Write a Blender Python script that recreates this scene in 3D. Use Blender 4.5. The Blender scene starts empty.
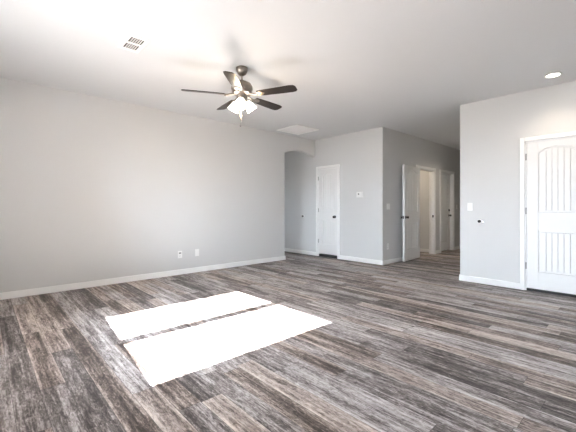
import bpy, bmesh, math
from mathutils import Vector, Matrix
C = bpy.context.scene.collection
sc = bpy.context.scene
PI = math.pi
R = math.radians

# ------------------------------------------------------------------ camera
cam = bpy.data.cameras.new('camera')
co = bpy.data.objects.new('camera', cam); C.objects.link(co)
co.location = (0, 0, 1.13)
co.rotation_euler = (R(90), 0, R(47.4365))
cam.sensor_width = 36
cam.lens = 334.287 / 576 * 36
cam.shift_y = -8 / 576
cam.clip_start = 0.02
sc.camera = co

# ------------------------------------------------------------------ world, sun, exposure
sc.view_settings.view_transform = 'Standard'
sc.view_settings.look = 'None'
sc.view_settings.gamma = 1
sc.view_settings.use_curve_mapping = False
sc.view_settings.exposure = 1.54
W = bpy.data.worlds.new('sky'); sc.world = W; W.use_nodes = True
nt = W.node_tree; nt.nodes.clear()
geo = nt.nodes.new('ShaderNodeTexCoord')
sep = nt.nodes.new('ShaderNodeSeparateXYZ')
ramp = nt.nodes.new('ShaderNodeValToRGB')
mp = nt.nodes.new('ShaderNodeMapRange')
mp.inputs['From Min'].default_value = -1; mp.inputs['From Max'].default_value = 1
bg = nt.nodes.new('ShaderNodeBackground'); out = nt.nodes.new('ShaderNodeOutputWorld')
nt.links.new(geo.outputs['Generated'], sep.inputs[0])
nt.links.new(sep.outputs['Z'], mp.inputs['Value'])
nt.links.new(mp.outputs[0], ramp.inputs[0])
e = ramp.color_ramp.elements
e[0].position = 0.44; e[0].color = (0.32, 0.31, 0.30, 1)      # pale desert ground
e[1].position = 0.56; e[1].color = (0.82, 0.94, 1.08, 1)       # hazy sky
nt.links.new(ramp.outputs[0], bg.inputs[0]); nt.links.new(bg.outputs[0], out.inputs[0])
WORLD_STRENGTH = 14.5
SUN_STRENGTH = 44.0
bg.inputs[1].default_value = WORLD_STRENGTH

SUN_TAN = 0.66
sl = bpy.data.lights.new('sun', 'SUN'); sl.energy = SUN_STRENGTH; sl.angle = R(0.35); sl.color = (1.0, 1.0, 1.0)
so = bpy.data.objects.new('sun', sl); C.objects.link(so)
so.rotation_euler = Vector((0, 1, -SUN_TAN)).to_track_quat('-Z', 'Y').to_euler()
so.location = (-3, -8, 6)

def area(name, loc, rot, sx, sy, power, color=(1, 1, 1), portal=False):
    l = bpy.data.lights.new(name, 'AREA'); l.shape = 'RECTANGLE'; l.size = sx; l.size_y = sy
    l.energy = power; l.color = color
    if portal: l.cycles.is_portal = True
    o = bpy.data.objects.new(name, l); C.objects.link(o); o.location = loc; o.rotation_euler = rot
    return o

# south wall is turned a little against the room; its windows in wall coordinates (along, z)
SW_ANG = math.atan(-0.087); SW_O = Vector((-3.03, -0.5, 0))
def sw(s, y, z):                       # wall coords -> world: s along the wall from x=-3.03
    return SW_O + Vector((s * math.cos(SW_ANG) - y * math.sin(SW_ANG), s * math.sin(SW_ANG) + y * math.cos(SW_ANG), z))
SOUTH_WINDOWS = [(-0.795, 0.93, 0.908, 2.15), (3.75, 4.85, 1.15, 2.0), (5.7, 6.7, 1.15, 2.0)]  # last one is unseen, added to brighten the ceiling on the right
for (a, b, z0, z1) in SOUTH_WINDOWS:
    area('window_portal', sw((a + b) / 2, -0.14, (z0 + z1) / 2), (R(90), 0, PI + SW_ANG), b - a, z1 - z0, 1, portal=True)

area('window_portal', (-7.05, 3.38, 1.45), (R(90), 0, PI), 0.5, 0.5, 1, portal=True)

# ------------------------------------------------------------------ materials
def nodemat(name):
    m = bpy.data.materials.new(name); m.use_nodes = True
    return m, m.node_tree, m.node_tree.nodes['Principled BSDF']
def mat(name, col, rough=0.5, metal=0.0, bump=0.0, bscale=200, var=0.03, vscale=3.0, spec=0.5):
    m, t, b = nodemat(name)
    b.inputs['Roughness'].default_value = rough; b.inputs['Metallic'].default_value = metal
    b.inputs['Specular IOR Level'].default_value = spec
    tc = t.nodes.new('ShaderNodeTexCoord')
    n = t.nodes.new('ShaderNodeTexNoise'); n.inputs['Scale'].default_value = vscale; n.inputs['Detail'].default_value = 3
    r = t.nodes.new('ShaderNodeValToRGB')
    r.color_ramp.elements[0].color = tuple(c * (1 - var) for c in col) + (1,)
    r.color_ramp.elements[1].color = tuple(min(1, c * (1 + var)) for c in col) + (1,)
    t.links.new(tc.outputs['Object'], n.inputs['Vector']); t.links.new(n.outputs['Fac'], r.inputs[0])
    t.links.new(r.outputs[0], b.inputs['Base Color'])
    if bump:
        n2 = t.nodes.new('ShaderNodeTexNoise'); n2.inputs['Scale'].default_value = bscale; n2.inputs['Detail'].default_value = 2
        bp = t.nodes.new('ShaderNodeBump'); bp.inputs['Strength'].default_value = bump; bp.inputs['Distance'].default_value = 0.002
        t.links.new(tc.outputs['Object'], n2.inputs['Vector']); t.links.new(n2.outputs['Fac'], bp.inputs['Height'])
        t.links.new(bp.outputs[0], b.inputs['Normal'])
    return m
def emis(name, col, strength):
    m, t, b = nodemat(name)
    b.inputs['Base Color'].default_value = col + (1,)
    b.inputs['Emission Color'].default_value = col + (1,); b.inputs['Emission Strength'].default_value = strength
    b.inputs['Roughness'].default_value = 0.4
    return m

def floor_material():
    m, t, b = nodemat('grey_oak_planks')
    N = t.nodes.new; L = t.links.new
    def math_(op, a, bb=None, c=None):
        n = N('ShaderNodeMath'); n.operation = op
        for i, v in enumerate((a, bb, c)):
            if v is None: continue
            if isinstance(v, (int, float)): n.inputs[i].default_value = v
            else: L(v, n.inputs[i])
        return n.outputs[0]
    def comb(x, y, z):
        n = N('ShaderNodeCombineXYZ')
        for i, v in enumerate((x, y, z)):
            if isinstance(v, (int, float)): n.inputs[i].default_value = v
            else: L(v, n.inputs[i])
        return n.outputs[0]
    def white(vec, ch='Value'):
        n = N('ShaderNodeTexWhiteNoise'); n.noise_dimensions = '3D'; L(vec, n.inputs['Vector']); return n.outputs[ch]
    def noise(vec, scale, detail, rough=0.6, dist=0.0):
        n = N('ShaderNodeTexNoise'); n.inputs['Scale'].default_value = scale; n.inputs['Detail'].default_value = detail
        n.inputs['Roughness'].default_value = rough; n.inputs['Distortion'].default_value = dist
        L(vec, n.inputs['Vector']); return n.outputs['Fac']
    PW, PL = 0.135, 1.22
    tc = N('ShaderNodeTexCoord'); s = N('ShaderNodeSeparateXYZ'); L(tc.outputs['Object'], s.inputs[0])
    X, Y = s.outputs[0], s.outputs[1]
    yr = math_('DIVIDE', Y, PW); row = math_('FLOOR', yr); fy = math_('FRACT', yr)
    rr = white(comb(row, 3.7, 0.0))
    xr = math_('ADD', math_('DIVIDE', X, PL), math_('MULTIPLY', rr, 7.0)); colm = math_('FLOOR', xr); fx = math_('FRACT', xr)
    pr = white(comb(row, colm, 0.0)); pr2 = white(comb(row, colm, 9.3))
    z = math_('MULTIPLY', pr, 60.0)
    blotch = noise(comb(math_('MULTIPLY', X, 2.2), math_('MULTIPLY', Y, 11.0), z), 1.0, 4, 0.6, 0.6)
    grain = noise(comb(math_('MULTIPLY', X, 5.0), math_('MULTIPLY', Y, 62.0), z), 1.0, 5, 0.65, 0.8)
    flakes = noise(comb(math_('MULTIPLY', X, 18.0), math_('MULTIPLY', Y, 55.0), z), 1.0, 4, 0.7, 1.6)
    streak = noise(comb(math_('MULTIPLY', X, 0.9), math_('MULTIPLY', Y, 34.0), z), 1.0, 3, 0.55, 0.3)
    v = 0.5
    for src, k in ((pr, 0.42), (blotch, 0.95), (grain, 1.05), (flakes, 1.3), (streak, 0.85)):
        v = math_('ADD', v, math_('MULTIPLY', math_('SUBTRACT', src, 0.5), k))
    eyy = math_('MINIMUM', fy, math_('SUBTRACT', 1.0, fy))
    edge = math_('MAXIMUM', math_('SUBTRACT', 1.0, math_('DIVIDE', eyy, 0.2)), 0.0)
    v = math_('ADD', v, math_('MULTIPLY', edge, math_('MULTIPLY', pr2, 0.26)))
    rg = N('ShaderNodeValToRGB'); L(v, rg.inputs[0])
    els = rg.color_ramp.elements
    els[0].position = 0.10; els[0].color = (0.04, 0.034, 0.032, 1)
    els[1].position = 1.0; els[1].color = (0.66, 0.63, 0.62, 1)
    a = els.new(0.38); a.color = (0.14, 0.120, 0.114, 1)
    a = els.new(0.60); a.color = (0.34, 0.305, 0.296, 1)
    tint = N('ShaderNodeMix'); tint.data_type = 'RGBA'; tint.blend_type = 'MULTIPLY'
    tf = math_('MULTIPLY', math_('GREATER_THAN', pr2, 0.62), 0.75)
    L(tf, tint.inputs['Factor']); L(rg.outputs[0], tint.inputs['A']); tint.inputs['B'].default_value = (1.0, 0.90, 0.81, 1)
    # seams
    ey = math_('MINIMUM', fy, math_('SUBTRACT', 1.0, fy)); ex = math_('MINIMUM', fx, math_('SUBTRACT', 1.0, fx))
    seam = math_('MAXIMUM', math_('LESS_THAN', ey, 0.014), math_('LESS_THAN', ex, 0.0016))
    sm = N('ShaderNodeMix'); sm.data_type = 'RGBA'
    L(math_('MULTIPLY', seam, 0.55), sm.inputs['Factor']); L(tint.outputs['Result'], sm.inputs['A']); sm.inputs['B'].default_value = (0.03, 0.026, 0.025, 1)
    L(sm.outputs['Result'], b.inputs['Base Color'])
    b.inputs['Specular IOR Level'].default_value = 0.22
    ro = N('ShaderNodeMapRange'); L(grain, ro.inputs['Value']); ro.inputs['To Min'].default_value = 0.42; ro.inputs['To Max'].default_value = 0.6
    L(ro.outputs[0], b.inputs['Roughness'])
    bp = N('ShaderNodeBump'); bp.inputs['Strength'].default_value = 0.25; bp.inputs['Distance'].default_value = 0.002
    L(math_('SUBTRACT', grain, math_('MULTIPLY', seam, 0.6)), bp.inputs['Height']); L(bp.outputs[0], b.inputs['Normal'])
    return m

M = {}
M['floor'] = floor_material()
M['wall'] = mat('grey_wall_paint', (0.65, 0.652, 0.648), 0.75, bump=0.25, bscale=90, var=0.012, vscale=0.8, spec=0.25)
M['ceiling'] = mat('ceiling_paint', (0.685, 0.695, 0.70), 0.85, bump=0.3, bscale=70, var=0.012, vscale=0.8, spec=0.2)
M['trim'] = mat('white_trim_paint', (0.88, 0.88, 0.87), 0.4, var=0.01)
M['door'] = mat('white_door_paint', (0.82, 0.82, 0.81), 0.42, var=0.01)
M['plastic'] = mat('white_plastic', (0.85, 0.85, 0.84), 0.35, var=0.01)
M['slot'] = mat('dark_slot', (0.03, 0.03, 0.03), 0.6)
M['greyplastic'] = mat('grey_screen', (0.09, 0.10, 0.10), 0.3)
M['bronze'] = mat('dark_bronze', (0.028, 0.024, 0.022), 0.35, metal=0.7)
M['nickel'] = mat('brushed_nickel', (0.32, 0.28, 0.245), 0.3, metal=1.0, var=0.06, vscale=30)
M['hinge'] = mat('satin_nickel_hinge', (0.42, 0.41, 0.40), 0.4, metal=0.9)
M['steel'] = mat('bright_steel', (0.62, 0.62, 0.62), 0.25, metal=1.0)
M['shade'] = emis('lit_frosted_glass', (1.0, 0.93, 0.82), 5.0)
M['lens'] = emis('lit_lens', (1.0, 0.93, 0.82), 9.0)
M['duct'] = mat('duct_shade', (0.02, 0.02, 0.02), 0.9)
M['ventwhite'] = mat('white_enamel', (0.92, 0.92, 0.90), 0.4, var=0.01)
M['hatch'] = mat('hatch_panel', (0.92, 0.905, 0.90), 0.7, var=0.02)
M['vinyl'] = mat('white_vinyl', (0.8, 0.8, 0.8), 0.4)
def blade_material():
    m, t, b = nodemat('dark_walnut_blade')
    tc = t.nodes.new('ShaderNodeTexCoord'); mpn = t.nodes.new('ShaderNodeMapping'); mpn.inputs['Scale'].default_value = (4, 60, 4)
    n = t.nodes.new('ShaderNodeTexNoise'); n.inputs['Scale'].default_value = 1; n.inputs['Detail'].default_value = 5
    r = t.nodes.new('ShaderNodeValToRGB')
    r.color_ramp.elements[0].color = (0.008, 0.006, 0.0055, 1); r.color_ramp.elements[1].color = (0.026, 0.020, 0.017, 1)
    t.links.new(tc.outputs['Object'], mpn.inputs[0]); t.links.new(mpn.outputs[0], n.inputs['Vector'])
    t.links.new(n.outputs['Fac'], r.inputs[0]); t.links.new(r.outputs[0], b.inputs['Base Color'])
    b.inputs['Roughness'].default_value = 0.33; b.inputs['Specular IOR Level'].default_value = 0.45
    return m
M['blade'] = blade_material()
def glass_material():
    m = bpy.data.materials.new('window_glass'); m.use_nodes = True; t = m.node_tree; t.nodes.clear()
    o = t.nodes.new('ShaderNodeOutputMaterial'); mx = t.nodes.new('ShaderNodeMixShader')
    tr = t.nodes.new('ShaderNodeBsdfTransparent'); gl = t.nodes.new('ShaderNodeBsdfGlossy'); gl.inputs['Roughness'].default_value = 0.02
    fr = t.nodes.new('ShaderNodeFresnel'); fr.inputs[0].default_value = 1.3
    t.links.new(fr.outputs[0], mx.inputs[0]); t.links.new(tr.outputs[0], mx.inputs[1]); t.links.new(gl.outputs[0], mx.inputs[2])
    t.links.new(mx.outputs[0], o.inputs[0])
    return m
M['glass'] = glass_material()

# ------------------------------------------------------------------ mesh helpers
class MB:
    def __init__(s): s.bm = bmesh.new()
    def box(s, x0, x1, y0, y1, z0, z1, mtx=None):
        vs = [s.bm.verts.new(Vector(p) if mtx is None else mtx @ Vector(p)) for p in
              ((x0,y0,z0),(x1,y0,z0),(x1,y1,z0),(x0,y1,z0),(x0,y0,z1),(x1,y0,z1),(x1,y1,z1),(x0,y1,z1))]
        for f in ((0,3,2,1),(4,5,6,7),(0,1,5,4),(1,2,6,5),(2,3,7,6),(3,0,4,7)): s.bm.faces.new([vs[i] for i in f])
        return s
    def prism(s, poly, y0, y1, mtx=None):          # poly in (x,z), extruded along y
        T = (lambda p: Vector(p)) if mtx is None else (lambda p: mtx @ Vector(p))
        a = [s.bm.verts.new(T((x, y0, z))) for x, z in poly]; b = [s.bm.verts.new(T((x, y1, z))) for x, z in poly]
        s.bm.faces.new(a); s.bm.faces.new(b[::-1]); n = len(poly)
        for i in range(n): s.bm.faces.new((a[i], b[i], b[(i+1) % n], a[(i+1) % n]))
        return s
    def lathe(s, prof, n=28, mtx=None, closed=True):   # prof (r,z) around z
        T = (lambda p: Vector(p)) if mtx is None else (lambda p: mtx @ Vector(p))
        rings = []
        for r, z in prof:
            if r < 1e-6: rings.append([s.bm.verts.new(T((0, 0, z)))])
            else: rings.append([s.bm.verts.new(T((r*math.cos(2*PI*i/n), r*math.sin(2*PI*i/n), z))) for i in range(n)])
        for a, b in zip(rings, rings[1:]):
            for i in range(n):
                j = (i+1) % n
                if len(a) == 1 and len(b) == 1: continue
                if len(a) == 1: s.bm.faces.new((a[0], b[i], b[j]))
                elif len(b) == 1: s.bm.faces.new((a[i], b[0], a[j]))
                else: s.bm.faces.new((a[i], b[i], b[j], a[j]))
        return s
    def tube(s, pts, r, n=10):
        pts = [Vector(p) for p in pts]; rings = []
        for i, p in enumerate(pts):
            d = (pts[min(i+1, len(pts)-1)] - pts[max(i-1, 0)]).normalized()
            u = d.orthogonal().normalized() if i == 0 else (rings_u - d * rings_u.dot(d)).normalized()
            rings_u = u; w = d.cross(u); rr = r[i] if isinstance(r, (list, tuple)) else r
            rings.append([s.bm.verts.new(p + (u*math.cos(2*PI*k/n) + w*math.sin(2*PI*k/n))*rr) for k in range(n)])
        for a, b in zip(rings, rings[1:]):
            for k in range(n): s.bm.faces.new((a[k], a[(k+1) % n], b[(k+1) % n], b[k]))
        s.bm.faces.new(rings[0][::-1]); s.bm.faces.new(rings[-1])
        return s
    def build(s, name, m, parent=None, bevel=0, smooth=False, label=None):
        bmesh.ops.recalc_face_normals(s.bm, faces=s.bm.faces)
        me = bpy.data.meshes.new(name); s.bm.to_mesh(me); s.bm.free(); me.materials.append(m)
        if smooth:
            for p in me.polygons: p.use_smooth = True
            try: me.set_sharp_from_angle(angle=R(40))
            except Exception: pass
        o = bpy.data.objects.new(name, me); C.objects.link(o)
        if parent: o.parent = parent
        if bevel:
            bv = o.modifiers.new('bevel', 'BEVEL'); bv.width = bevel; bv.segments = 2; bv.limit_method = 'ANGLE'; bv.angle_limit = R(30)
        if label: o['label'] = label
        return o
def struct(o):
    o['kind'] = 'structure'; return o
def empty(name, loc, rz=0):
    o = bpy.data.objects.new(name, None); C.objects.link(o); o.location = loc; o.rotation_euler = (0, 0, rz); o.empty_display_size = 0.1
    return o
def tag(o, label, cat, group=None):
    o['label'] = label; o['category'] = cat
    if group: o['group'] = group
    return o

# ------------------------------------------------------------------ room shell
H = 2.74; XL = -5.42; YB = 5.85; YR = 5.52; XH = -3.605; XR = -2.03; XE = 4.2; T = 0.12; YE = 12.0; XW = -8.2
CL = (-5.315, -4.735); DH = 2.04          # closet opening, door head height
D2 = (7.29, 8.16); D3 = (8.54, 9.32); RD = (-1.18, -0.47)

struct(MB().box(XW - T, XE + T, -1.6, YE + T, -0.1, 0).build('floor', M['floor']))
struct(MB().box(XL - T, XE + T, -1.6, YE + T, H, H + 0.1).box(XW - T, XL - T, 1.9, YE + T, H, H + 0.1).build('ceiling', M['ceiling']))  # west part overhangs the recess wall, an added eave that blocks the sun

b = MB()                                 # left wall with the arched opening at its far end
ya, yb = 4.885, YB
zs, zc = 2.335, 2.43
n = 20; half = (yb - ya) / 2; sag = zc - zs; rad = (half*half + sag*sag) / (2*sag)
arc = []
for i in range(n + 1):
    y = ya + (yb - ya) * i / n; dy = y - (ya + yb) / 2
    arc.append((y, zc - rad + math.sqrt(rad*rad - dy*dy)))
mt = Matrix(((0, 1, 0, 0), (1, 0, 0, 0), (0, 0, 1, 0), (0, 0, 0, 1)))      # prism x->y, y->x
b.prism([(-0.9, H + 0.04), (-0.9, -0.04), (ya, -0.04)] + arc + [(yb + 0.05, arc[-1][1] - 0.015), (yb + 0.05, H + 0.04)], XL - T, XL, mt)
struct(b.build('wall_left', M['wall'], bevel=0.018, smooth=True))      # rounded drywall corners

b = MB()
b.box(XW, CL[0], YB, YB + T, 0, H).box(CL[1], XH, YB, YB + T, 0, H).box(CL[0], CL[1], YB, YB + T, DH, H)
struct(b.build('wall_back', M['wall']))
b = MB()
b.box(XH - T, XH, YB + T, D2[0], 0, H).box(XH - T, XH, D2[1], D3[0], 0, H).box(XH - T, XH, D3[1], YE, 0, H)
b.box(XH - T, XH, D2[0], D2[1], DH, H).box(XH - T, XH, D3[0], D3[1], DH, H)
struct(b.build('wall_hall', M['wall']))
b = MB()
b.box(XR, RD[0], YR, YR + T, 0, H).box(RD[1], XE, YR, YR + T, 0, H).box(RD[0], RD[1], YR, YR + T, DH, H)
b.box(XR, XR + T, YR + T, YE, 0, H)
struct(b.build('wall_right', M['wall']))
struct(MB().box(XW - T, XE + T, YE, YE + T, 0, H).build('wall_far', M['wall']))
struct(MB().box(XE, XE + T, -1.6, YE, 0, H).build('wall_east', M['wall']))
struct(MB().box(XW - T, XW, 3.4, YE, 0, H).build('wall_west', M['wall']))
# closet behind the narrow door, bathroom beyond the open door, recess beyond the arch
b = MB()
b.box(-5.6, -5.5, YB + T, 6.5, 0, H).box(-4.6, -4.5, YB + T, 6.5, 0, H).box(-5.6, -4.5, 6.5, 6.6, 0, H)
b.box(-1.5, -1.4, YR + T, 6.4, 0, H).box(-0.2, -0.1, YR + T, 6.4, 0, H).box(-1.5, -0.1, 6.4, 6.5, 0, H)
struct(b.build('wall_closet', M['wall']))
struct(MB().box(-6.0, XH - T, 8.37, 8.43, 0, H).box(-6.0, -5.9, 6.6, 8.37, 0, H).build('wall_bath', M['wall']))
struct(MB().box(XW, -7.3, 3.4, 3.5, 0, H).box(-6.8, XL - T, 3.4, 3.5, 0, H).box(-7.3, -6.8, 3.4, 3.5, 0, 1.2).box(-7.3, -6.8, 3.4, 3.5, 1.7, H).build('wall_recess', M['wall']))
w = struct(empty('window_4', (-7.05, 3.45, 1.2)))  # unseen window, added to light the recess
MB().box(-0.25, -0.21, -0.025, 0.025, 0, 0.5).box(0.21, 0.25, -0.025, 0.025, 0, 0.5).box(-0.21, 0.21, -0.025, 0.025, 0, 0.04).box(-0.21, 0.21, -0.025, 0.025, 0.46, 0.5).build('window_frame', M['vinyl'], w)
MB().box(-0.21, 0.21, -0.003, 0.003, 0.04, 0.46).build('pane', M['glass'], w)

# south wall (behind the camera) with windows
b = MB()
mw = Matrix.Translation(SW_O) @ Matrix.Rotation(SW_ANG, 4, 'Z')
cur = -2.75
for (a0, a1, z0, z1) in SOUTH_WINDOWS:
    b.box(cur, a0, -T, 0, 0, H, mw); b.box(a0, a1, -T, 0, 0, z0, mw); b.box(a0, a1, -T, 0, z1, H, mw); cur = a1
b.box(cur, 7.45, -T, 0, 0, H, mw)
struct(b.build('wall_south', M['wall']))
for i, (a0, a1, z0, z1) in enumerate(SOUTH_WINDOWS):
    w = empty('window_%d' % (i + 1), sw((a0 + a1) / 2, -0.07, z0), SW_ANG); struct(w)
    hw = (a1 - a0) / 2; hh = z1 - z0; f = 0.03
    m = MB().box(-hw, -hw + f, -0.025, 0.025, 0, hh).box(hw - f, hw, -0.025, 0.025, 0, hh)
    m.box(-hw + f, hw - f, -0.025, 0.025, 0, f).box(-hw + f, hw - f, -0.025, 0.025, hh - f, hh)
    m.build('window_frame', M['vinyl'], w)
    MB().box(-0.05 - 0.058, -0.05 + 0.058, -0.02, 0.02, f, hh - f).build('mullion', M['vinyl'], w)
    MB().box(-hw + f, -0.05 - 0.058, -0.003, 0.003, f, hh - f).build('pane', M['glass'], w)
    MB().box(-0.05 + 0.058, hw - f, -0.003, 0.003, f, hh - f).build('pane', M['glass'], w)

# baseboards
BH, BT = 0.088, 0.014
def base(name, segs):
    m = MB()
    for (x0, x1, y0, y1) in segs: m.box(x0, x1, y0, y1, 0, BH)
    return struct(m.build(name, M['trim'], bevel=0.004))
CW = 0.06
base('baseboard_left', [(XL, XL + BT, -0.25, ya + BT), (XL - T, XL, ya, ya + BT)])
base('baseboard_back', [(CL[1] + CW, XH + BT, YB - BT, YB)])
base('baseboard_recess', [(XW, CL[0] - CW, YB - BT, YB)])
base('baseboard_hall', [(XH, XH + BT, YB, D2[0] - CW), (XH, XH + BT, D2[1] + CW, D3[0] - CW), (XH, XH + BT, D3[1] + CW, YE)])
base('baseboard_right', [(XR - BT, RD[0] - CW, YR - BT, YR), (XR - BT, XR, YR, YE), (RD[1] + CW, XE, YR - BT, YR)])
base('baseboard_bath', [(-5.9, XH - T, 8.37 - BT, 8.37)])

# ------------------------------------------------------------------ doors
def arch_z(x, xc, hw, zs, rise):
    r = (hw*hw + rise*rise) / (2*rise); d = x - xc
    return zs + rise - r + math.sqrt(max(0, r*r - d*d))
def leaf_mb(w, h, t, y0=0.0):
    """two-panel camber-top plank door, hinge edge at x=0, faces at y0 and y0+t"""
    m = MB(); d = 0.0175; st = min(0.135, w * 0.19); z0 = 0.012
    m.box(0.001, w - 0.001, y0 + d, y0 + t - d, z0, h)
    xl, xr = st, w - st; xc = w / 2; hw = (xr - xl) / 2
    rise = 0.085
    zb, zl0, zl1, zt = 0.245, 0.81, 1.055, 1.855
    for (ya_, yb_, s) in ((y0, y0 + d, 1), (y0 + t - d, y0 + t, -1)):
        m.box(0, xl, ya_, yb_, z0, h); m.box(xr, w, ya_, yb_, z0, h)
        m.box(xl, xr, ya_, yb_, z0, zb); m.box(xl, xr, ya_, yb_, zl0, zl1)
        n = 16
        top = [(xl + (xr - xl) * i / n, arch_z(xl + (xr - xl) * i / n, xc, hw, zt, rise)) for i in range(n + 1)]
        m.prism([(xl, h)] + top + [(xr, h)], ya_, yb_)
        # raised planked field inside each panel
        g = 0.025; k = 6; fx0, fx1 = xl + g, xr - g; pw = (fx1 - fx0) / k
        fy = (y0 + 0.005, y0 + d + 0.001) if s == 1 else (y0 + t - d - 0.001, y0 + t - 0.005)
        for i in range(k):
            p0 = fx0 + i * pw + (0.003 if i else 0); p1 = fx0 + (i + 1) * pw - (0.003 if i < k - 1 else 0)
            m.box(p0, p1, fy[0], fy[1], zb + g, zl0 - g)
            q = [(p0 + (p1 - p0) * j / 4, arch_z(p0 + (p1 - p0) * j / 4, xc, hw, zt, rise) - g - 0.004) for j in range(5)]
            m.prism([(p1, zl1 + g), (p0, zl1 + g)] + q, fy[0], fy[1])
    return m
def knob_mb(x, z, y, s):
    """round knob with rose, s=-1 sticks out towards -y"""
    m = MB()
    prof = [(0.0, 0.0), (0.032, 0.0), (0.032, 0.006), (0.012, 0.010), (0.011, 0.028), (0.022, 0.036), (0.027, 0.048), (0.024, 0.058), (0.012, 0.064), (0, 0.065)]
    rot = Matrix.Translation((x, y, z)) @ Matrix.Rotation(R(90) if s < 0 else R(-90), 4, 'X')
    return m.lathe(prof, 20, rot)
def casing_mb(w, y_face, s=-1):
    m = MB(); h = DH; c = CW
    ya_, yb_ = (y_face - 0.02, y_face) if s < 0 else (y_face, y_face + 0.02)
    m.box(-c, -0.004, ya_, yb_, 0, h + c); m.box(w + 0.004, w + c, ya_, yb_, 0, h + c); m.box(-0.004, w + 0.004, ya_, yb_, h + 0.004, h + c)
    return m
def jamb_mb(w, stop_y):
    m = MB(); j = 0.012
    m.box(0, j, 0, T, 0, DH); m.box(w - j, w, 0, T, 0, DH); m.box(j, w - j, 0, T, DH - j, DH)
    m.box(j, j + 0.01, stop_y, stop_y + 0.03, 0, DH - j); m.box(w - j - 0.01, w - j, stop_y, stop_y + 0.03, 0, DH - j)
    m.box(j + 0.01, w - j - 0.01, stop_y, stop_y + 0.03, DH - j - 0.01, DH - j)
    return m
def hinge(parent, x, y, z):
    m = MB(); m.lathe([(0, -0.045), (0.0075, -0.045), (0.0075, 0.045), (0, 0.045)], 12, Matrix.Translation((x, y, z)))
    m.box(x - 0.002, x + 0.002, y, y + 0.02, z - 0.045, z + 0.045)
    return m.build('hinge', M['hinge'], parent, label='small satin grey door hinge')
J = 0.012; GAP = 0.003

# narrow closet door
d = struct(empty('door_1', (CL[0], YB, 0))); w = CL[1] - CL[0]
casing_mb(w, 0).build('casing', M['trim'], d, bevel=0.004)
jamb_mb(w, 0.046).build('jamb', M['trim'], d)
lw = w - 2 * (J + GAP); lf = leaf_mb(lw, DH - J - 0.004, 0.04).build('leaf', M['door'], d, bevel=0.0025); lf.location = (J + GAP, 0.003, 0.058); lf.scale = (1, 1, 0.971)
MB().box(J, w - J, 0.012, 0.06, 0, 0.055).build('gap_shade', M['slot'], d, label='dark strip standing in for the shaded gap under the door')  # no real sill: black strip painted as the shade below the leaf
for z in (0.36, 1.08, 1.82): hinge(d, J - 0.002, -0.008, z)
kx = J + GAP + lw - 0.065
knob_mb(kx, 0.93, 0.003, -1).build('knob', M['bronze'], d, smooth=True, label='dark round door knob')

# wide door in the right wall
d = struct(empty('door_2', (RD[0], YR, 0))); w = RD[1] - RD[0]
casing_mb(w, 0).build('casing', M['trim'], d, bevel=0.004)
jamb_mb(w, 0.046).build('jamb', M['trim'], d)
lw = w - 2 * (J + GAP); lf = leaf_mb(lw, DH - J - 0.004, 0.04).build('leaf', M['door'], d, bevel=0.0025); lf.location = (J + GAP, 0.003, 0.024); lf.scale = (1, 1, 0.992)
MB().box(J, w - J, 0.008, 0.06, 0, 0.028).build('gap_shade', M['slot'], d, label='dark strip standing in for the shaded gap under the door')  # shade of the gap under this leaf, put in as a dark strip
for z in (0.34, 1.09, 1.83): hinge(d, J - 0.002, -0.008, z)
knob_mb(J + GAP + lw - 0.065, 0.93, 0.003, -1).build('knob', M['bronze'], d, smooth=True, label='dark round door knob')

# open door in the hallway, leaf folded back towards the corner
d = struct(empty('door_3', (XH, D2[0], 0), PI / 2)); w = D2[1] - D2[0]
casing_mb(w, 0).build('casing', M['trim'], d, bevel=0.004)
jamb_mb(w, 0.046).build('jamb', M['trim'], d)
MB().box(w - J - 0.002, w - J, 0.006, 0.036, 0.90, 0.96).build('strike_plate', M['bronze'], d, label='dark strike plate on the jamb')
lw = w - 2 * (J + GAP)
lf = leaf_mb(lw, DH - J - 0.004, 0.04).build('leaf', M['door'], d, bevel=0.0025)
lf.location = (0.004, -0.024, 0.006); lf.rotation_euler = (0, 0, R(-175))
knob_mb(lw - 0.065, 0.93, 0.0, -1).build('knob', M['bronze'], lf, smooth=True, label='dark round door knob')
knob_mb(lw - 0.065, 0.93, 0.04, 1).build('knob', M['bronze'], lf, smooth=True, label='dark round door knob')
MB().box(lw - 0.001, lw + 0.0015, 0.006, 0.029, 0.90, 0.96).build('latch_plate', M['bronze'], lf, label='dark latch plate in the door edge')
for z in (0.3, 1.05, 1.82): hinge(d, 0.006, -0.012, z)

# closed door further down the hallway, set deep in its jamb
d = struct(empty('door_4', (XH, D3[0], 0), PI / 2)); w = D3[1] - D3[0]
casing_mb(w, 0).build('casing', M['trim'], d, bevel=0.004)
jamb_mb(w, 0.046).build('jamb', M['trim'], d)
lw = w - 2 * (J + GAP); lf = leaf_mb(lw, DH - J - 0.004, 0.04).build('leaf', M['door'], d, bevel=0.0025); lf.location = (J + GAP, 0.079, 0.006)
knob_mb(J + GAP + lw - 0.065, 0.93, 0.079, -1).build('knob', M['bronze'], d, smooth=True, label='dark round door knob')
MB().lathe([(0, 0), (0.03, 0), (0.03, 0.012), (0.022, 0.02), (0, 0.021)], 20, Matrix.Translation((J + GAP + lw - 0.065, 0.079, 1.07)) @ Matrix.Rotation(R(90), 4, 'X')).build('deadbolt', M['bronze'], d, smooth=True, label='dark round deadbolt above the knob')

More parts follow.
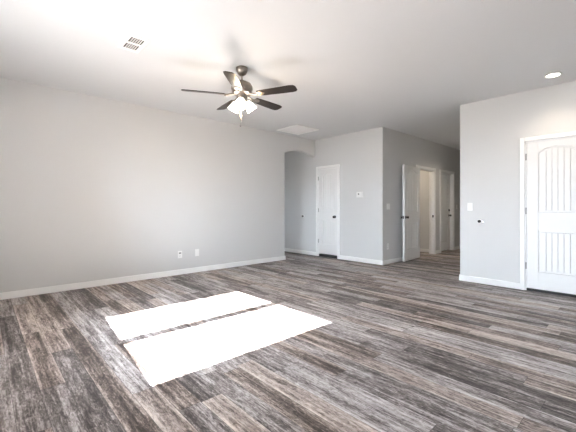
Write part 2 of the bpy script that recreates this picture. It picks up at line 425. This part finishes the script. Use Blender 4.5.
# ------------------------------------------------------------------ ceiling fan
FX, FY, BZ = -3.19, 2.21, 2.425
fan = tag(empty('ceiling_fan', (FX, FY, H)), 'five-blade ceiling fan with dark wood blades and lit glass shades', 'ceiling fan')
bz = BZ - H
MB().lathe([(0, 0), (0.068, 0), (0.068, -0.012), (0.062, -0.045), (0.045, -0.075), (0.022, -0.09), (0, -0.09)], 32).build('canopy', M['nickel'], fan, smooth=True)
MB().lathe([(0, -0.085), (0.011, -0.085), (0.011, -0.16), (0, -0.16)], 16).build('downrod', M['nickel'], fan, smooth=True)
MB().lathe([(0, -0.14), (0.022, -0.14), (0.03, -0.155), (0.07, -0.165), (0.105, -0.185), (0.122, -0.215), (0.124, -0.245), (0.112, -0.268), (0.116, -0.28), (0.108, -0.3), (0.07, -0.315), (0, -0.315)], 36).build('motor_housing', M['nickel'], fan, smooth=True)
MB().lathe([(0, -0.31), (0.06, -0.31), (0.062, -0.345), (0.05, -0.365), (0.052, -0.39), (0.035, -0.41), (0.012, -0.42), (0, -0.42)], 28).build('light_fitter', M['nickel'], fan, smooth=True)
def blade_outline():
    r0, r1 = 0.20, 0.665
    up = [(r0, 0.048), (r0 + 0.06, 0.056), (0.45, 0.064), (0.60, 0.067), (0.645, 0.060), (r1, 0.035)]
    return up + [(x, -y) for x, y in reversed(up)]
bd_angles = [-93, -21, 51, 123, 195]
prevb = previ = None
for a in bd_angles:
    # angle measured from the camera's right vector, turned into the room's frame
    ang = R(a) + R(47.4365)
    if prevb is None:
        m = MB(); o2 = blade_outline()
        A = [m.bm.verts.new((x, y, -0.003)) for x, y in o2]; B_ = [m.bm.verts.new((x, y, 0.003)) for x, y in o2]
        m.bm.faces.new(A[::-1]); m.bm.faces.new(B_)
        for i in range(len(A)): m.bm.faces.new((A[i], A[(i+1) % len(A)], B_[(i+1) % len(A)], B_[i]))
        prevb = m.build('blade', M['blade'], fan, bevel=0.002)
        m = MB()                                             # blade iron: neck and flat shield under the blade root
        m.tube([(0.085, 0, 0.012), (0.12, 0, 0.004), (0.16, 0, -0.008), (0.20, 0, -0.010)], [0.016, 0.014, 0.013, 0.014], 10)
        pl = [(0.185, 0.018), (0.205, 0.038), (0.235, 0.042), (0.262, 0.028), (0.285, 0.0)]
        pl = pl + [(x, -y) for x, y in reversed(pl[:-1])]
        A = [m.bm.verts.new((x, y, -0.010)) for x, y in pl]; B_ = [m.bm.verts.new((x, y, -0.0035)) for x, y in pl]
        m.bm.faces.new(A[::-1]); m.bm.faces.new(B_)
        for i in range(len(A)): m.bm.faces.new((A[i], A[(i+1) % len(A)], B_[(i+1) % len(A)], B_[i]))
        previ = m.build('blade_iron', M['nickel'], prevb, bevel=0.0015)
        previ['label'] = 'brushed nickel blade bracket'
        bl = prevb
    else:
        bl = prevb.copy(); C.objects.link(bl); bl.parent = fan
        ir = previ.copy(); C.objects.link(ir); ir.parent = bl
    bl.location = (0, 0, bz); bl.rotation_euler = (R(-12), 0, ang)
for k, a in enumerate((-90, 30, 150)):
    ang = R(a) + R(47.4365)
    base_m = Matrix.Rotation(ang, 4, 'Z') @ Matrix.Translation((0.048, 0, -0.362)) @ Matrix.Rotation(R(-38), 4, 'Y')
    # local -z points down and outward
    m = MB(); m.lathe([(0, 0.012), (0.018, 0.012), (0.021, -0.03), (0, -0.03)], 20, base_m)
    hd = m.build('lamp_holder', M['nickel'], fan, smooth=True)
    m = MB(); m.lathe([(0.022, -0.022), (0.032, -0.035), (0.044, -0.06), (0.052, -0.09), (0.058, -0.118), (0.066, -0.135), (0.063, -0.135), (0.055, -0.118), (0.048, -0.09), (0.040, -0.06), (0.028, -0.037), (0.019, -0.025), (0.022, -0.022)], 28, base_m)
    sh = m.build('lamp_shade', M['shade'], fan, smooth=True, label='glowing frosted glass bell shade')
    p = base_m @ Vector((0, 0, -0.15))
    l = bpy.data.lights.new('fan_bulb', 'POINT'); l.energy = 3.0; l.color = (1.0, 0.72, 0.42); l.shadow_soft_size = 0.05
    lo = bpy.data.objects.new('fan_bulb', l); C.objects.link(lo); lo.location = Vector((FX, FY, H)) + p
for (px, py, ln) in ((0.012, -0.03, 0.245), (-0.03, 0.012, 0.17)):
    m = MB(); m.tube([(px, py, -0.40), (px, py, -0.41 - ln)], 0.0022, 6)
    m.lathe([(0, -0.41 - ln), (0.006, -0.415 - ln), (0.007, -0.43 - ln), (0, -0.44 - ln)], 10, Matrix.Translation((px, py, 0)))
    m.build('pull_chain', M['steel'], fan, label='thin metal pull chain')

# ------------------------------------------------------------------ ceiling fittings
v = tag(empty('ceiling_vent', (-3.43, 1.10, H)), 'white rectangular slotted air vent on the ceiling left of the fan', 'vent')
hx, hy_ = 0.175, 0.098
bx, by = 0.135, 0.062
m = MB()
m.box(-hx, -bx, -hy_, hy_, -0.008, 0).box(bx, hx, -hy_, hy_, -0.008, 0).box(-bx, bx, -hy_, -by, -0.008, 0).box(-bx, bx, by, hy_, -0.008, 0).box(-0.014, 0.014, -by, by, -0.008, 0)
m.build('frame', M['ventwhite'], v, bevel=0.002)
MB().box(-bx, bx, -by, by, -0.0015, -0.0005).build('backing', M['duct'], v, label='dark sheet standing in for the shaded duct behind the louvres')  # flat sheet, the duct's shade is put into its colour
m = MB()
for (x0, x1) in ((-bx, -0.014), (0.014, bx)):
    for k in range(5):
        y = -by + 2 * by * (k + 1) / 6
        m.box(x0, x1, -0.0034, 0.0034, -0.0008, 0.0008, Matrix.Translation((0, y, -0.006)) @ Matrix.Rotation(R(-14), 4, 'X'))
m.build('louvres', M['ventwhite'], v)

v = tag(empty('ceiling_hatch', (-4.92, 4.79, H)), 'white square access panel with raised frame on the ceiling near the arch', 'hatch')
m = MB(); o_, i_ = 0.31, 0.255
m.box(-o_, -i_, -o_, o_, -0.016, 0).box(i_, o_, -o_, o_, -0.016, 0).box(-i_, i_, -o_, -i_, -0.016, 0).box(-i_, i_, i_, o_, -0.016, 0)
m.build('frame', M['ventwhite'], v, bevel=0.003)
MB().box(-i_, i_, -i_, i_, -0.007, 0).build('panel', M['hatch'], v)

def can(x, y, label, power, cone=120):
    v = tag(empty('recessed_light', (x, y, H)), label, 'ceiling light')
    MB().lathe([(0.062, -0.003), (0.068, -0.008), (0.088, -0.006), (0.09, 0), (0.062, 0), (0.062, -0.003)], 32).build('trim_ring', M['ventwhite'], v, smooth=True)
    MB().lathe([(0, -0.004), (0.062, -0.003), (0.062, -0.0005), (0, -0.0005)], 32).build('lens', M['lens'], v, smooth=True, label='glowing round lens')
    l = bpy.data.lights.new('downlight', 'SPOT'); l.energy = power; l.spot_size = R(cone); l.spot_blend = 0.6; l.shadow_soft_size = 0.06; l.color = (1.0, 0.85, 0.68)
    o = bpy.data.objects.new('downlight', l); C.objects.link(o); o.location = (x, y, H - 0.02)
can(-0.81, 5.10, 'round lit recessed light in the ceiling above the right wall', 9)
can(-2.60, 7.90, 'round lit recessed light in the hallway ceiling', 16, 140)
lb = bpy.data.lights.new('bath_lamp', 'POINT'); lb.energy = 9; lb.color = (1.0, 0.82, 0.62); lb.shadow_soft_size = 0.12
lo = bpy.data.objects.new('bath_lamp', lb); C.objects.link(lo); lo.location = (-4.7, 7.4, 2.3)

# ------------------------------------------------------------------ wall plates
def wall_root(name, wall, s, z, label, cat, group=None):
    """empty on a wall face; local x along the wall, -y into the room"""
    if wall == 'L': o = empty(name, (XL, s, z), PI / 2)
    elif wall == 'H': o = empty(name, (XH, s, z), PI / 2)
    elif wall == 'B': o = empty(name, (s, YB, z), 0)
    else: o = empty(name, (s, YR, z), 0)
    return tag(o, label, cat, group)
def plate(o, w, h, t=0.006): MB().box(-w/2, w/2, -t, 0, -h/2, h/2).build('cover_plate', M['plastic'], o, bevel=0.002)
def outlet(o, dark_top=False):
    plate(o, 0.078, 0.122)
    for z in (0.024, -0.024):
        r = MB().box(-0.017, 0.017, -0.008, -0.005, z - 0.015, z + 0.015).build('receptacle', M['plastic'], o, bevel=0.002)
        MB().box(-0.008, -0.005, -0.0085, -0.0075, z - 0.002, z + 0.008).box(0.005, 0.008, -0.0085, -0.0075, z - 0.002, z + 0.008).box(-0.0025, 0.0025, -0.0085, -0.0075, z - 0.011, z - 0.006).build('slots', M['slot'], r)
o = wall_root('wall_outlet', 'L', 2.485, 0.34, 'white duplex outlet on the left wall, the nearer of the pair', 'outlet'); outlet(o)
MB().box(-0.02, 0.02, -0.0105, -0.0075, 0.018, 0.034).build('socket_insert', M['greyplastic'], o, label='dark insert in the upper socket')
o = wall_root('wall_plate', 'L', 2.80, 0.345, 'plain white cable plate on the left wall, farther from the camera than the outlet', 'wall plate'); plate(o, 0.078, 0.122)
for z in (-0.047, 0.047): MB().lathe([(0, 0), (0.0035, 0), (0.003, 0.0015), (0, 0.0015)], 10, Matrix.Translation((0, -0.006, z)) @ Matrix.Rotation(R(90), 4, 'X')).build('screw', M['plastic'], o)

def switch(o, gangs=1):
    plate(o, 0.075 + 0.046 * (gangs - 1), 0.12)
    for k in range(gangs):
        x = (k - (gangs - 1) / 2) * 0.046
        MB().prism([(x - 0.0165, -0.033), (x + 0.0165, -0.033), (x + 0.0165, 0.033), (x - 0.0165, 0.033)], -0.0095, -0.005).build('rocker', M['plastic'], o, bevel=0.0015)
switch(wall_root('light_switch', 'H', 6.06, 1.16, 'white double rocker switch on the hallway wall beside the open door', 'light switch'), 2)
outlet(wall_root('wall_outlet', 'H', 6.04, 0.355, 'white outlet low on the hallway wall beside the open door', 'outlet'))
switch(wall_root('light_switch', 'R', -1.885, 1.15, 'white rocker switch on the right wall near its hallway edge', 'light switch'))
switch(wall_root('light_switch', 'H', 9.56, 1.16, 'white rocker switch on the hallway wall past the farthest door', 'light switch'))
o = wall_root('thermostat', 'B', -4.14, 1.41, 'small white wall thermostat right of the narrow closed door', 'thermostat')
MB().box(-0.085, 0.085, -0.006, 0, -0.058, 0.058).build('back_plate', M['plastic'], o, bevel=0.002)
MB().box(-0.068, 0.068, -0.026, -0.006, -0.045, 0.045).build('body', M['plastic'], o, bevel=0.005)
MB().box(-0.035, 0.0, -0.0275, -0.0255, -0.002, 0.024).build('screen', M['greyplastic'], o, label='dark display of the thermostat')

def bumper(o, tip):
    MB().lathe([(0, 0), (0.032, 0), (0.032, 0.004), (0.024, 0.009), (0, 0.009)], 24, Matrix.Rotation(R(90), 4, 'X')).build('rose', M['plastic'], o, smooth=True)
    MB().lathe([(0, 0.008), (0.021, 0.008), (0.023, 0.03), (0.018, 0.04), (0, 0.042)], 20, Matrix.Rotation(R(90), 4, 'X')).build('bumper', M['bronze'], o, smooth=True, label='dark rubber bumper')
    if tip:
        MB().lathe([(0, 0), (0.014, 0), (0.014, 0.02), (0, 0.022)], 16, Matrix.Translation((0.045, 0, -0.008)) @ Matrix.Rotation(R(90), 4, 'X')).build('catch', M['steel'], o, smooth=True, label='bright metal catch')
bumper(wall_root('door_stop', 'B', -5.81, 0.93, 'small dark round door stop on the wall seen through the arch', 'door stop'), False)
bumper(wall_root('door_stop', 'R', -1.75, 0.93, 'small dark door stop with bright catch on the right wall below the switch', 'door stop'), True)
